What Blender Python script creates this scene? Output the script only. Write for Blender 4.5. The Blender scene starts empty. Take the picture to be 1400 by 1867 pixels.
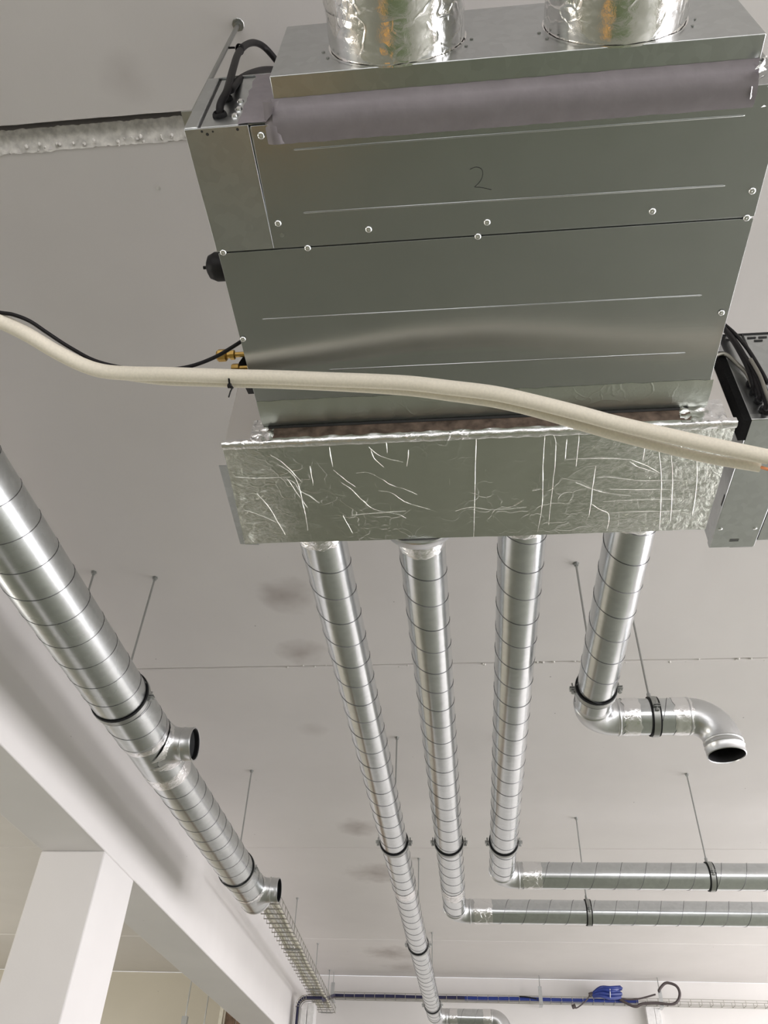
import bpy, math, random
from mathutils import Vector, Matrix, noise
random.seed(7)
PI = math.pi
S = bpy.context.scene
COL = S.collection

# ---------------------------------------------------------------- camera
# All coordinates below are metres with z measured from the lens; everything is
# lifted by CAM_H at the very end so the floor lies at z = 0.
CAM_H = 1.6
FPX = 1452.5
def _frame():
    f, pitch, yaw, roll = FPX, 0.733792621, -0.123873911, 0.0479746506
    def Rz(a): return Matrix(((math.cos(a), -math.sin(a), 0), (math.sin(a), math.cos(a), 0), (0, 0, 1)))
    def Rx(a): return Matrix(((1, 0, 0), (0, math.cos(a), -math.sin(a)), (0, math.sin(a), math.cos(a))))
    def Ry(a): return Matrix(((math.cos(a), 0, math.sin(a)), (0, 1, 0), (-math.sin(a), 0, math.cos(a))))
    B = Matrix(((1, 0, 0), (0, 0, -1), (0, 1, 0)))
    return Rz(roll) @ Rx(-pitch) @ B @ Rz(yaw)
M = _frame()
cam = bpy.data.cameras.new('camera')
cam.sensor_fit = 'VERTICAL'; cam.sensor_height = 36; cam.lens = 36 * FPX / 1867
cam.clip_start = 0.02; cam.clip_end = 200
camo = bpy.data.objects.new('camera', cam); COL.objects.link(camo)
m3 = Matrix((M[0], -M[1], -M[2])).transposed()
camo.matrix_world = m3.to_4x4()
S.camera = camo
def ray(x, y): return M.transposed() @ Vector(((x - 700) / FPX, (y - 933.5) / FPX, 1))
def az(x, y, z): d = ray(x, y); return d * (z / d.z)      # photo pixel -> point on the level z
def ay(x, y, Y): d = ray(x, y); return d * (Y / d.y)
def ax(x, y, X): d = ray(x, y); return d * (X / d.x)

# ---------------------------------------------------------------- world, lights, exposure
S.view_settings.view_transform = 'Standard'; S.view_settings.look = 'None'
S.view_settings.gamma = 1; S.view_settings.use_curve_mapping = False
S.view_settings.exposure = -0.08
w = bpy.data.worlds.new('world'); S.world = w; w.use_nodes = True
nt = w.node_tree; nt.nodes.clear()
out = nt.nodes.new('ShaderNodeOutputWorld'); bg = nt.nodes.new('ShaderNodeBackground')
geo = nt.nodes.new('ShaderNodeTexCoord'); sep = nt.nodes.new('ShaderNodeSeparateXYZ'); rmp = nt.nodes.new('ShaderNodeValToRGB')
nt.links.new(geo.outputs['Generated'], sep.inputs[0]); nt.links.new(sep.outputs['Z'], rmp.inputs[0])
e = rmp.color_ramp.elements
e[0].position = 0.0; e[0].color = (0.16, 0.2, 0.11, 1)
e[1].position = 0.06; e[1].color = (0.92, 0.95, 1.0, 1)
nt.links.new(rmp.outputs[0], bg.inputs[0]); bg.inputs[1].default_value = 1.6
nt.links.new(bg.outputs[0], out.inputs[0])
def area(name, loc, rot, sx, sy, power, col=(1, .98, .96)):
    l = bpy.data.lights.new(name, 'AREA'); l.shape = 'RECTANGLE'; l.size = sx; l.size_y = sy
    l.energy = power; l.color = col
    o = bpy.data.objects.new(name, l); COL.objects.link(o); o.location = loc; o.rotation_euler = rot
    return o
WIN = []   # (wall, centre along wall, width, z0, z1) openings, shared by the walls and the daylight
for yc in (-2.6, 0.6, 3.8, 7.0): WIN.append(('right', yc, 2.3, -0.75, 1.65))
for xc in (-4.2, -0.6, 3.2): WIN.append(('rear', xc, 2.4, -0.75, 1.25))
for yc in (0.6, 6.0): WIN.append(('left', yc, 2.3, -0.75, 1.25))
XR, XL, YF, YR = 6.0, -7.0, 9.5, -5.0
for i, (wl, c, wd, z0, z1) in enumerate(WIN):
    zc = (z0 + z1) / 2
    if wl == 'right': area('window_daylight', (XR - .03, c, zc), (PI/2, 0, PI/2), wd, z1 - z0, 125 + 35 * (c > 2) + 80 * (c > 6), (1, .965, .995))
    elif wl == 'rear': area('window_daylight', (c, YR + .03, zc), (PI/2, 0, 0), wd, z1 - z0, 58, (1, .965, .995))
    else: area('window_daylight', (XL + .03, c, zc), (PI/2, 0, -PI/2), wd, z1 - z0, 100, (1, .95, .88))

# ---------------------------------------------------------------- materials
def newmat(name):
    m = bpy.data.materials.new(name); m.use_nodes = True
    return m, m.node_tree, m.node_tree.nodes['Principled BSDF']
def N(nt, t, **k):
    n = nt.nodes.new(t)
    for a, b in k.items(): setattr(n, a, b)
    return n
def coords(nt, scale=(1, 1, 1), rot=(0, 0, 0)):
    g = N(nt, 'ShaderNodeNewGeometry'); mp = N(nt, 'ShaderNodeMapping')
    mp.inputs['Scale'].default_value = scale; mp.inputs['Rotation'].default_value = rot
    nt.links.new(g.outputs['Position'], mp.inputs[0]); return mp.outputs[0]
def noise_n(nt, vec, sc, det=3, rough=.5, dist=0):
    n = N(nt, 'ShaderNodeTexNoise'); nt.links.new(vec, n.inputs['Vector'])
    n.inputs['Scale'].default_value = sc; n.inputs['Detail'].default_value = det
    n.inputs['Roughness'].default_value = rough; n.inputs['Distortion'].default_value = dist
    return n.outputs['Fac']
def ramp(nt, fac, stops):
    r = N(nt, 'ShaderNodeValToRGB'); nt.links.new(fac, r.inputs[0]); el = r.color_ramp.elements
    while len(el) < len(stops): el.new(.5)
    for e_, (p_, c_) in zip(el, stops): e_.position = p_; e_.color = (*c_, 1) if len(c_) == 3 else c_
    return r.outputs[0]
def bump(nt, b, h, strength, dist=.002, prev=None):
    n = N(nt, 'ShaderNodeBump'); n.inputs['Strength'].default_value = strength; n.inputs['Distance'].default_value = dist
    nt.links.new(h, n.inputs['Height'])
    if prev is not None: nt.links.new(prev, n.inputs['Normal'])
    nt.links.new(n.outputs[0], b.inputs['Normal']); return n.outputs[0]
def simple(name, col, rough=.5, metal=0, nscale=30, var=.08, bmp=0, spec=.5):
    m, nt, b = newmat(name)
    v = coords(nt); f = noise_n(nt, v, nscale)
    lo = tuple(c * (1 - var) for c in col); hi = tuple(min(1, c * (1 + var)) for c in col)
    nt.links.new(ramp(nt, f, [(.3, lo), (.7, hi)]), b.inputs['Base Color'])
    b.inputs['Roughness'].default_value = rough; b.inputs['Metallic'].default_value = metal
    b.inputs['Specular IOR Level'].default_value = spec
    if bmp: bump(nt, b, f, bmp)
    return m
def concrete(name, col, stains=()):
    m, nt, b = newmat(name)
    v = coords(nt)
    c = ramp(nt, noise_n(nt, v, .9, 4, .6), [(.3, tuple(x * .95 for x in col)), (.7, tuple(min(1, x * 1.03) for x in col))])
    # small pits
    vo = N(nt, 'ShaderNodeTexVoronoi'); nt.links.new(v, vo.inputs['Vector']); vo.inputs['Scale'].default_value = 7
    pit = ramp(nt, vo.outputs['Distance'], [(.018, (1, 1, 1)), (.03, (0, 0, 0))])
    ms = ramp(nt, noise_n(nt, v, 1.3, 2), [(.5, (0, 0, 0)), (.6, (.7, .7, .7))])
    mul = N(nt, 'ShaderNodeMath', operation='MULTIPLY'); nt.links.new(pit, mul.inputs[0]); nt.links.new(ms, mul.inputs[1])
    mx = N(nt, 'ShaderNodeMix', data_type='RGBA'); nt.links.new(mul.outputs[0], mx.inputs['Factor'])
    nt.links.new(c, mx.inputs['A']); mx.inputs['B'].default_value = (.09, .07, .06, 1)
    last = mx.outputs['Result']
    for (p, rad, amt) in stains:
        d = N(nt, 'ShaderNodeVectorMath', operation='DISTANCE')
        add = N(nt, 'ShaderNodeVectorMath', operation='ADD')
        nz = N(nt, 'ShaderNodeTexNoise'); nt.links.new(v, nz.inputs['Vector']); nz.inputs['Scale'].default_value = 9
        sc_ = N(nt, 'ShaderNodeVectorMath', operation='SCALE'); nt.links.new(nz.outputs['Color'], sc_.inputs[0]); sc_.inputs['Scale'].default_value = rad * 1.2
        nt.links.new(v, add.inputs[0]); nt.links.new(sc_.outputs[0], add.inputs[1])
        nt.links.new(add.outputs[0], d.inputs[0])
        o_ = rad * .6
        d.inputs[1].default_value = (p[0] + o_, p[1] + o_, p[2] + CAM_H + o_)
        k = ramp(nt, d.outputs['Value'], [(0, (amt,) * 3), (min(1, rad * 1.2), (0, 0, 0))])
        m2 = N(nt, 'ShaderNodeMix', data_type='RGBA'); nt.links.new(k, m2.inputs['Factor'])
        nt.links.new(last, m2.inputs['A']); m2.inputs['B'].default_value = (.22, .17, .14, 1); last = m2.outputs['Result']
    nt.links.new(last, b.inputs['Base Color'])
    b.inputs['Roughness'].default_value = .75; b.inputs['Specular IOR Level'].default_value = .25
    pr = bump(nt, b, noise_n(nt, v, 60, 4, .6), .12, .002)
    bump(nt, b, noise_n(nt, v, 2.5, 2), .25, .02, pr)
    return m
def metal(name, col, rough, rvar=.06, brush=None, bs=.08, spangle=True, wave=.0, rmul=1):
    m, nt, b = newmat(name)
    v = coords(nt)
    if spangle:
        vo = N(nt, 'ShaderNodeTexVoronoi'); nt.links.new(v, vo.inputs['Vector']); vo.inputs['Scale'].default_value = 55
        f = vo.outputs['Color']; sp = N(nt, 'ShaderNodeSeparateColor'); nt.links.new(f, sp.inputs[0]); f = sp.outputs[0]
    else: f = noise_n(nt, v, 12, 4)
    nt.links.new(ramp(nt, f, [(0, tuple(c * .95 for c in col)), (1, tuple(min(1, c * 1.04) for c in col))]), b.inputs['Base Color'])
    r = ramp(nt, noise_n(nt, v, 3, 1.5, .5), [(.05, (rough - rvar,) * 3), (.95, (rough + rvar,) * 3)])
    nt.links.new(r, b.inputs['Roughness']); b.inputs['Metallic'].default_value = 1
    pr = None
    if brush: pr = bump(nt, b, noise_n(nt, coords(nt, brush), 1, 3, .6), bs, .001)
    if wave: bump(nt, b, noise_n(nt, v, 9, 2), wave, .01, pr)
    return m
def foil(name, col, rough, big, small, grid=0, ends=False):
    m, nt, b = newmat(name)
    b.inputs['Base Color'].default_value = (*col, 1); b.inputs['Metallic'].default_value = 1
    b.inputs['Roughness'].default_value = rough
    v = coords(nt)
    # crumples: ridged voronoi edges warped by noise
    nz = N(nt, 'ShaderNodeTexNoise'); nt.links.new(v, nz.inputs['Vector']); nz.inputs['Scale'].default_value = 14
    mixv = N(nt, 'ShaderNodeVectorMath', operation='MULTIPLY_ADD')
    nt.links.new(nz.outputs['Color'], mixv.inputs[0]); mixv.inputs[1].default_value = (.12,) * 3; nt.links.new(v, mixv.inputs[2])
    vo = N(nt, 'ShaderNodeTexVoronoi', feature='DISTANCE_TO_EDGE'); nt.links.new(mixv.outputs[0], vo.inputs['Vector']); vo.inputs['Scale'].default_value = 16
    h1 = ramp(nt, vo.outputs['Distance'], [(0, (1, 1, 1)), (.07, (0, 0, 0))])
    mk = ramp(nt, noise_n(nt, v, 5, 2), [(.45, (0, 0, 0)), (.65, (1, 1, 1))])
    mul = N(nt, 'ShaderNodeMath', operation='MULTIPLY'); nt.links.new(h1, mul.inputs[0]); nt.links.new(mk, mul.inputs[1])
    pr = bump(nt, b, mul.outputs[0], big, .0015)
    pr = bump(nt, b, noise_n(nt, v, 70, 5, .65, 1.0), small, .002, pr)
    if ends:   # the board is crumpled towards both of its ends
        sx = N(nt, 'ShaderNodeSeparateXYZ'); nt.links.new(v, sx.inputs[0])
        mr = N(nt, 'ShaderNodeMapRange'); nt.links.new(sx.outputs[0], mr.inputs[0]); mr.inputs['From Min'].default_value = -.58; mr.inputs['From Max'].default_value = .64
        mk2 = ramp(nt, mr.outputs[0], [(.0, (1, 1, 1)), (.14, (.15, .15, .15)), (.22, (0, 0, 0)), (.60, (0, 0, 0)), (.78, (.4, .4, .4)), (1, (1, 1, 1))])
        nn = noise_n(nt, v, 60, 5, .7, 2.0); m3_ = N(nt, 'ShaderNodeMath', operation='MULTIPLY'); nt.links.new(mk2, m3_.inputs[0]); nt.links.new(nn, m3_.inputs[1])
        pr = bump(nt, b, m3_.outputs[0], .9, .004, pr)
    if grid:
        br = N(nt, 'ShaderNodeTexBrick'); nt.links.new(v, br.inputs['Vector']); br.offset = 0
        br.inputs['Scale'].default_value = 60; br.inputs['Brick Width'].default_value = .5; br.inputs['Row Height'].default_value = .5
        br.inputs['Mortar Size'].default_value = .04
        pr = bump(nt, b, br.outputs['Fac'], grid, .0005, pr)
    return m

STAINS = [(az(520, 1085, 2), .11, .55), (az(548, 1190, 2), .10, .5), (az(655, 1510, 2), .14, .5), (az(688, 1592, 2), .2, .55),
          (az(712, 1737, 2), .25, .5), (az(735, 1765, 2), .2, .35), (az(570, 1330, 2), .08, .2), (az(230, 140, 2), .06, .2)]
MAT = {}
MAT['ceiling'] = concrete('painted_concrete_ceiling', (.74, .71, .69), STAINS)
MAT['rawedge'] = simple('rough_plaster_edge', (.70, .68, .64), .9, 0, 60, .2, .4)
MAT['beam'] = concrete('painted_concrete_beam', (.76, .74, .73))
MAT['wall'] = concrete('painted_wall', (.76, .74, .72))
MAT['wallwarm'] = concrete('warm_lit_wall', (.66, .62, .53))  # wall colour yellowed to stand in for warm light in the left bay
MAT['floor'] = simple('green_grey_floor_paint', (.185, .195, .155), .35, 0, 3, .12, .05)
MAT['unit'] = metal('galvanised_sheet_brushed', (.48, .495, .495), .25, .03, (2, 90, 90), .05, False, .03)
MAT['unit2'] = metal('galvanised_sheet_plain', (.56, .58, .585), .30, .05, None, 0, True, .05)
MAT['duct'] = metal('spiral_duct_zinc', (.66, .685, .70), .20, .04, None, 0, True, .06)
MAT['ductbig'] = metal('spiral_duct_zinc_spangled', (.60, .625, .63), .27, .05, None, 0, True, .05)
MAT['seam'] = metal('seam_zinc', (.16, .16, .165), .38, .05, None, 0, False)
MAT['elbow'] = metal('pressed_elbow_zinc', (.66, .67, .68), .33, .05, None, 0, False)
MAT['foil'] = foil('aluminium_faced_board', (.60, .62, .57), .24, .5, .14, 0, True)
MAT['foilskirt'] = foil('aluminium_tape_matte', (.55, .58, .53), .42, .5, .3)
MAT['foillit'] = foil('taped_foil_lit', (.86, .84, .82), .34, .3, .25)  # taped foil, made paler to stand in for light on the front
MAT['crease'] = foil('foil_crease', (.93, .93, .90), .16, .3, .3)
MAT['tapefoil'] = foil('aluminium_tape_crumpled', (.93, .93, .94), .13, 1.0, .75)
MAT['collarfoil'] = foil('aluminium_tape_wrapped', (.95, .94, .93), .10, .8, .28)
MAT['ducttape'] = simple('grey_purple_duct_tape', (.27, .245, .265), .45, .3, 40, .06, .25)
MAT['rubber'] = simple('black_rubber', (.010, .010, .011), .6, spec=.25)
MAT['black'] = simple('black_plastic', (.010, .009, .010), .5, spec=.25)
MAT['foam'] = simple('cream_pipe_insulation', (.80, .745, .63), .7, 0, 200, .05, .12)
MAT['foamblack'] = simple('black_foam_strip', (.010, .010, .010), .95, 0, 200, .2, .4, .1)
MAT['copper'] = simple('copper_pipe', (.80, .34, .18), .3, 1)
MAT['brass'] = simple('brass', (.55, .36, .11), .35, 1)
MAT['rod'] = metal('threaded_rod_zinc', (.42, .43, .42), .38, .05, None, 0, False)
MAT['screw'] = metal('screw_zinc', (.85, .86, .86), .22, .03, None, 0, False)
MAT['brownedge'] = simple('brown_insulation_edge', (.17, .125, .10), .45, .45, 40, .5, .4)
MAT['ink'] = simple('pencil_ink', (.03, .03, .03), .6)
MAT['blue'] = simple('blue_cable', (.02, .04, .22), .4)
MAT['bluedark'] = simple('navy_cable', (.02, .02, .07), .45)
MAT['brown'] = simple('dark_brown_cable', (.06, .045, .045), .5)
MAT['white'] = simple('white_plastic', (.78, .77, .76), .45)
MAT['cream'] = simple('cream_cable', (.80, .77, .66), .5)
MAT['wire'] = metal('tray_wire', (.36, .35, .31), .45, .05, None, 0, False)
MAT['wood'] = simple('brown_wood', (.22, .14, .09), .6, 0, 15, .35, .2)
MAT['yellow'] = simple('orange_prop', (.62, .34, .09), .4)
MAT['green'] = simple('green_prop', (.09, .12, .055), .6)
MAT['frame'] = simple('window_frame_grey', (.5, .5, .5), .4)
m, nt, b = newmat('window_glass'); nt.nodes.remove(b)
tr = N(nt, 'ShaderNodeBsdfTransparent'); gl = N(nt, 'ShaderNodeBsdfGlossy'); gl.inputs['Roughness'].default_value = .02
mx = N(nt, 'ShaderNodeMixShader'); mx.inputs[0].default_value = .08
nt.links.new(tr.outputs[0], mx.inputs[1]); nt.links.new(gl.outputs[0], mx.inputs[2])
nt.links.new(mx.outputs[0], nt.nodes['Material Output'].inputs[0]); MAT['glass'] = m

# ---------------------------------------------------------------- mesh helpers
class MB:
    def __init__(s): s.v = []; s.f = []
    def add(s, vs, fs):
        n = len(s.v); s.v += [Vector(a) for a in vs]; s.f += [tuple(i + n for i in f) for f in fs]; return s
    def box(s, x0, x1, y0, y1, z0, z1):
        return s.add([(x0, y0, z0), (x1, y0, z0), (x1, y1, z0), (x0, y1, z0), (x0, y0, z1), (x1, y0, z1), (x1, y1, z1), (x0, y1, z1)],
                     [(0, 3, 2, 1), (4, 5, 6, 7), (0, 1, 5, 4), (1, 2, 6, 5), (2, 3, 7, 6), (3, 0, 4, 7)])
    def prism(s, poly, d):
        d = Vector(d); n = len(poly); poly = [Vector(p) for p in poly]
        return s.add(poly + [p + d for p in poly], [tuple(range(n)), tuple(range(2 * n - 1, n - 1, -1))] + [(i, i + n, (i + 1) % n + n, (i + 1) % n) for i in range(n)])
    def bar(s, a, b, wd, th, up=(0, 0, 1)):
        a = Vector(a); b = Vector(b); d = (b - a).normalized(); sd = d.cross(Vector(up)).normalized(); u = sd.cross(d)
        q = [a + sd * wd / 2 * i + u * th / 2 * j for i, j in ((1, 1), (-1, 1), (-1, -1), (1, -1))]
        return s.prism(q, b - a)
    def tube(s, pts, r, n=12, caps=True, closed=False):
        pts = [Vector(p) for p in pts]; m = len(pts)
        rs = r if isinstance(r, (list, tuple)) else [r] * m
        t0 = (pts[1] - pts[0]).normalized()
        u = t0.orthogonal().normalized(); base = len(s.v); pt = t0
        for i, p in enumerate(pts):
            a = pts[i - 1] if (i or closed) else pts[0]; b_ = pts[(i + 1) % m] if (i < m - 1 or closed) else pts[i]
            t = (b_ - a).normalized() if (b_ - a).length > 1e-9 else pt
            q = pt.rotation_difference(t); u = (q @ u); u = (u - t * u.dot(t)).normalized(); w_ = t.cross(u); pt = t
            for k in range(n):
                an = 2 * PI * k / n; s.v.append(p + (u * math.cos(an) + w_ * math.sin(an)) * rs[i])
        L = m if closed else m - 1
        for i in range(L):
            j = (i + 1) % m
            for k in range(n):
                k2 = (k + 1) % n; s.f.append((base + i * n + k, base + i * n + k2, base + j * n + k2, base + j * n + k))
        if caps and not closed:
            s.f.append(tuple(base + k for k in range(n - 1, -1, -1))); s.f.append(tuple(base + (m - 1) * n + k for k in range(n)))
        return s
    def lathe(s, c, axis, prof, n=32, skip=None):
        """prof: list of (radius, height along axis)"""
        c = Vector(c); a = Vector(axis).normalized(); u = a.orthogonal().normalized(); w_ = a.cross(u); base = len(s.v)
        for (r, h) in prof:
            for k in range(n):
                an = 2 * PI * k / n; s.v.append(c + a * h + (u * math.cos(an) + w_ * math.sin(an)) * r)
        for i in range(len(prof) - 1):
            for k in range(n):
                k2 = (k + 1) % n; f = (base + i * n + k, base + i * n + k2, base + (i + 1) * n + k2, base + (i + 1) * n + k)
                if skip:
                    cc = sum((s.v[q] for q in f), Vector()) / 4
                    if skip(cc): continue
                s.f.append(f)
        return s
def wpos(p):
    v = Vector()
    while p is not None: v += p.location; p = p.parent
    return v
def obj(name, mb, mat, parent=None, sharp=35, bevel=0, smooth=True):
    off = wpos(parent)
    if parent is None:
        lo = Vector([min(v[i] for v in mb.v) for i in range(3)]); hi = Vector([max(v[i] for v in mb.v) for i in range(3)])
        off = (lo + hi) / 2; 
    me = bpy.data.meshes.new(name); me.from_pydata([tuple(v - off) for v in mb.v], [], mb.f)
    me.materials.append(MAT[mat] if isinstance(mat, str) else mat)
    if smooth:
        me.polygons.foreach_set('use_smooth', [True] * len(me.polygons)); me.set_sharp_from_angle(angle=math.radians(sharp))
    me.update()
    o = bpy.data.objects.new(name, me); COL.objects.link(o)
    if parent: o.parent = parent
    else: o.location = off
    if bevel:
        b_ = o.modifiers.new('bevel', 'BEVEL'); b_.width = bevel; b_.segments = 2; b_.limit_method = 'ANGLE'
    return o
def thing(name, label, cat, loc, group=None):
    o = bpy.data.objects.new(name, None); COL.objects.link(o); o.location = loc; o.empty_display_size = .05
    tag(o, label, cat, group); return o
def tag(o, label, cat, group=None):
    o['label'] = label; o['category'] = cat
    if group: o['group'] = group
    return o
def struct(o, label=None):
    o['kind'] = 'structure'
    if label: o['label'] = label
    return o
def smoothpts(pts, k=6):
    pts = [Vector(p) for p in pts]; P = [pts[0]] + pts + [pts[-1]]; o = []
    for i in range(1, len(P) - 2):
        for j in range(k):
            t = j / k; a, b, c, d = P[i - 1:i + 3]
            o.append(.5 * ((2 * b) + (c - a) * t + (2 * a - 5 * b + 4 * c - d) * t * t + (3 * b - a - 3 * c + d) * t ** 3))
    return o + [P[-2]]

# ---------------------------------------------------------------- ceiling slabs
ceil = bpy.data.objects.new('ceiling', None); COL.objects.link(ceil); ceil.location = (0, 2, 2)
struct(ceil, 'white painted concrete plank ceiling'); ceil['category'] = 'ceiling'
joints = [YR, -1.72, .742, 3.285, 5.715, 8.073, YF]
for i in range(6):
    y0, y1 = joints[i], joints[i + 1]
    g0 = .004 if i != 2 else .012; g1 = .004 if i != 1 else .012
    if i == 2: g0 = .02
    if i == 5: g0 = .009
    if i == 4: g1 = .009
    c0 = .007 if i != 2 else .034; h0 = .006 if i != 2 else .03; c1 = .005; h1 = .005
    mb = MB(); nx = 420 if i in (1, 2, 3) else 260; xs = [XL + (XR - XL) * k / nx for k in range(nx + 1)]
    for k, x in enumerate(xs):
        a = noise.noise(Vector((x * 9, i * 7.3, 0))) + .6 * noise.noise(Vector((x * 37, i * 3.1, 2)))
        b_ = noise.noise(Vector((x * 8, i * 5.3, 5))) + .6 * noise.noise(Vector((x * 41, i * 9.1, 8)))
        j0 = (.0022 if i != 2 else .004) * a; j1 = (.0018 if i != 1 else .003) * b_
        prof = [(y0 + g0 + j0 * .5, 2.2), (y0 + g0 + j0 * .5, 2 + h0), (y0 + g0 + c0 + j0, 2.0), (y1 - g1 - c1 + j1, 2.0), (y1 - g1 + j1 * .5, 2 + h1), (y1 - g1 + j1 * .5, 2.2)]
        mb.v += [Vector((x, p[0], p[1])) for p in prof]
        if k:
            for q in range(5): mb.f.append((6 * (k - 1) + q, 6 * (k - 1) + q + 1, 6 * k + q + 1, 6 * k + q))
            mb.f.append((6 * (k - 1) + 5, 6 * (k - 1), 6 * k, 6 * k + 5))
    o = obj('ceiling_slab', mb, 'ceiling', ceil, 25)
obj('joint_grout', MB().box(XL, XR, YR, YF, 2.20, 2.24), MAT['rawedge'], ceil)
for y in (-1.72, 3.285, 5.715, 8.073):
    obj('joint_grout', MB().box(XL, XR, y - .02, y + .02, 2.012, 2.03), MAT['rawedge'], ceil)
mb = MB(); nx = 700
for i in range(nx + 1):
    x = -3.2 + 4.6 * i / nx
    for j in range(6):
        t = j / 5; y = .752 + .044 * t; z = 2.034 - .0355 * t
        k = noise.noise(Vector((x * 40, j * 1.3, 3))) * .0035 + noise.noise(Vector((x * 110, j * 2.3, 8))) * .003
        mb.v.append(Vector((x, y + k * (1.2 if j in (0, 5) else .6), z + k * (j not in (0, 5)) - .0005)))
for i in range(nx):
    for j in range(5): mb.f.append((i * 6 + j, i * 6 + j + 1, i * 6 + 7 + j, i * 6 + 6 + j))
obj('broken_plaster_edge', mb, 'rawedge', ceil, 80)
# crumbled plaster lumps along the open joint and little chips elsewhere
mb = MB()
for k in range(150):
    x = random.uniform(-2.6, -.4); y = .79 + random.uniform(-.012, .006); r = random.uniform(.0015, .0045)
    mb.lathe((x, y, 2.001), (random.uniform(-.3, .3), random.uniform(-.3, .3), -1), [(r * 1.4, -.002), (r, r * .5), (r * .3, r)], 6)
for k in range(60):
    x = random.uniform(-.9, 3.0); y = 3.285 + random.uniform(-.012, .02); r = random.uniform(.002, .006)
    mb.lathe((x, y, 2.001), (0, 0, -1), [(r * 1.5, -.002), (r, r * .4), (r * .3, r * .8)], 6)
o = obj('plaster_crumbs', mb, 'rawedge', ceil); o['kind'] = 'stuff'
o = obj('drill_chip', MB().lathe(az(289, 343, 1.999), (0, 0, 1), [(.006, 0), (.004, .0003), (.0, .0006)], 7), 'rawedge', ceil)

# ---------------------------------------------------------------- walls, floor, beam, column
o = struct(obj('floor', MB().box(XL, XR, YR, YF, -1.75, -1.6), 'floor'))
def wall_pieces(mb, wl, lo, hi, t0, t1):
    ws = sorted([q for q in WIN if q[0] == wl], key=lambda q: q[1]); cur = lo
    def B(a, b, z0, z1):
        if wl in ('right', 'left'): mb.box(t0, t1, a, b, z0, z1)
        else: mb.box(a, b, t0, t1, z0, z1)
    for (_, c, wd, z0, z1) in ws:
        B(cur, c - wd / 2, -1.6, 2.0); B(c - wd / 2, c + wd / 2, -1.6, z0); B(c - wd / 2, c + wd / 2, z1, 2.0); cur = c + wd / 2
    B(cur, hi, -1.6, 2.0); return mb
struct(obj('wall_right', wall_pieces(MB(), 'right', YR, YF, XR, XR + .2), 'wall'))
struct(obj('wall_left', wall_pieces(MB(), 'left', YR, YF, XL - .2, XL), 'wallwarm'))
struct(obj('wall_rear', wall_pieces(MB(), 'rear', XL, XR, YR - .2, YR), 'wall'))
fw = struct(obj('wall_front', MB().box(-1.86, XR, YF, YF + .2, -1.6, 2.0), 'wall'))
fw2 = struct(obj('wall_front', MB().box(XL, -1.86, YF, YF + .2, -1.6, 2.0), 'wallwarm'))
for i, (wl, c, wd, z0, z1) in enumerate(WIN):
    t = bpy.data.objects.new('window_%d' % (i + 1), None); COL.objects.link(t); struct(t)
    P = {'right': (XR + .1, c, z0), 'left': (XL - .1, c, z0), 'rear': (c, YR - .1, z0)}[wl]; t.location = P
    fr = MB(); pn = MB()
    def B(mb, a, b, za, zb, th=.03):
        if wl == 'rear': mb.box(c + a, c + b, P[1] - th, P[1] + th, za, zb)
        else: mb.box(P[0] - th, P[0] + th, c + a, c + b, za, zb)
    h = wd / 2
    B(fr, -h, h, z0, z0 + .06); B(fr, -h, h, z1 - .06, z1); B(fr, -h, -h + .06, z0, z1); B(fr, h - .06, h, z0, z1); B(fr, -.03, .03, z0, z1)
    B(pn, -h + .05, h - .05, z0 + .05, z1 - .05, .004)
    obj('window_frame', fr, 'frame', t); obj('pane', pn, 'glass', t)
BX0, BX1, BZ = -2.015, -1.70, 1.278
o = struct(obj('ceiling_beam', MB().box(BX0, BX1, YR, YF, BZ, 2.0), 'beam', bevel=.006), 'white painted concrete downstand beam')
o = struct(obj('beam_column', MB().box(BX0, BX1, 3.70, 4.12, -1.6, BZ), 'beam', bevel=.008), 'white painted column under the beam')

# ---------------------------------------------------------------- duct helpers
PITCH = .1275
def frame_axis(a):
    a = Vector(a).normalized(); up = Vector((0, 0, 1))
    sd = a.cross(up).normalized(); return a, sd, sd.cross(a)
def straight(root, p0, p1, R, mat='duct', n=48, skip=None, name='duct_section', seam=True, phase=0., lab=None):
    p0 = Vector(p0); p1 = Vector(p1); L = (p1 - p0).length; k = max(2, int(L / .08))
    mb = MB().lathe(p0, p1 - p0, [(R, L * i / k) for i in range(k + 1)], n, skip)
    o = obj(name, mb, mat, root, 60)
    if seam:
        a, sd, up = frame_axis(p1 - p0); pts = []; turns = L / PITCH; m_ = int(turns * 32)
        for i in range(m_ + 1):
            t = i / 32 * PITCH
            if t > L - .004: break
            an = 2 * PI * (i / 32 + phase)
            q = p0 + a * (t + .003) + (sd * math.cos(an) + up * math.sin(an)) * (R + .0002)
            if skip and skip(q): 
                if len(pts) > 3: obj('spiral_seam', MB().tube(pts, .0014, 5), 'seam', o, 60)
                pts = []; continue
            pts.append(q)
        if len(pts) > 3: obj('spiral_seam', MB().tube(pts, .0014, 5), 'seam', o, 60)
    return o
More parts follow.
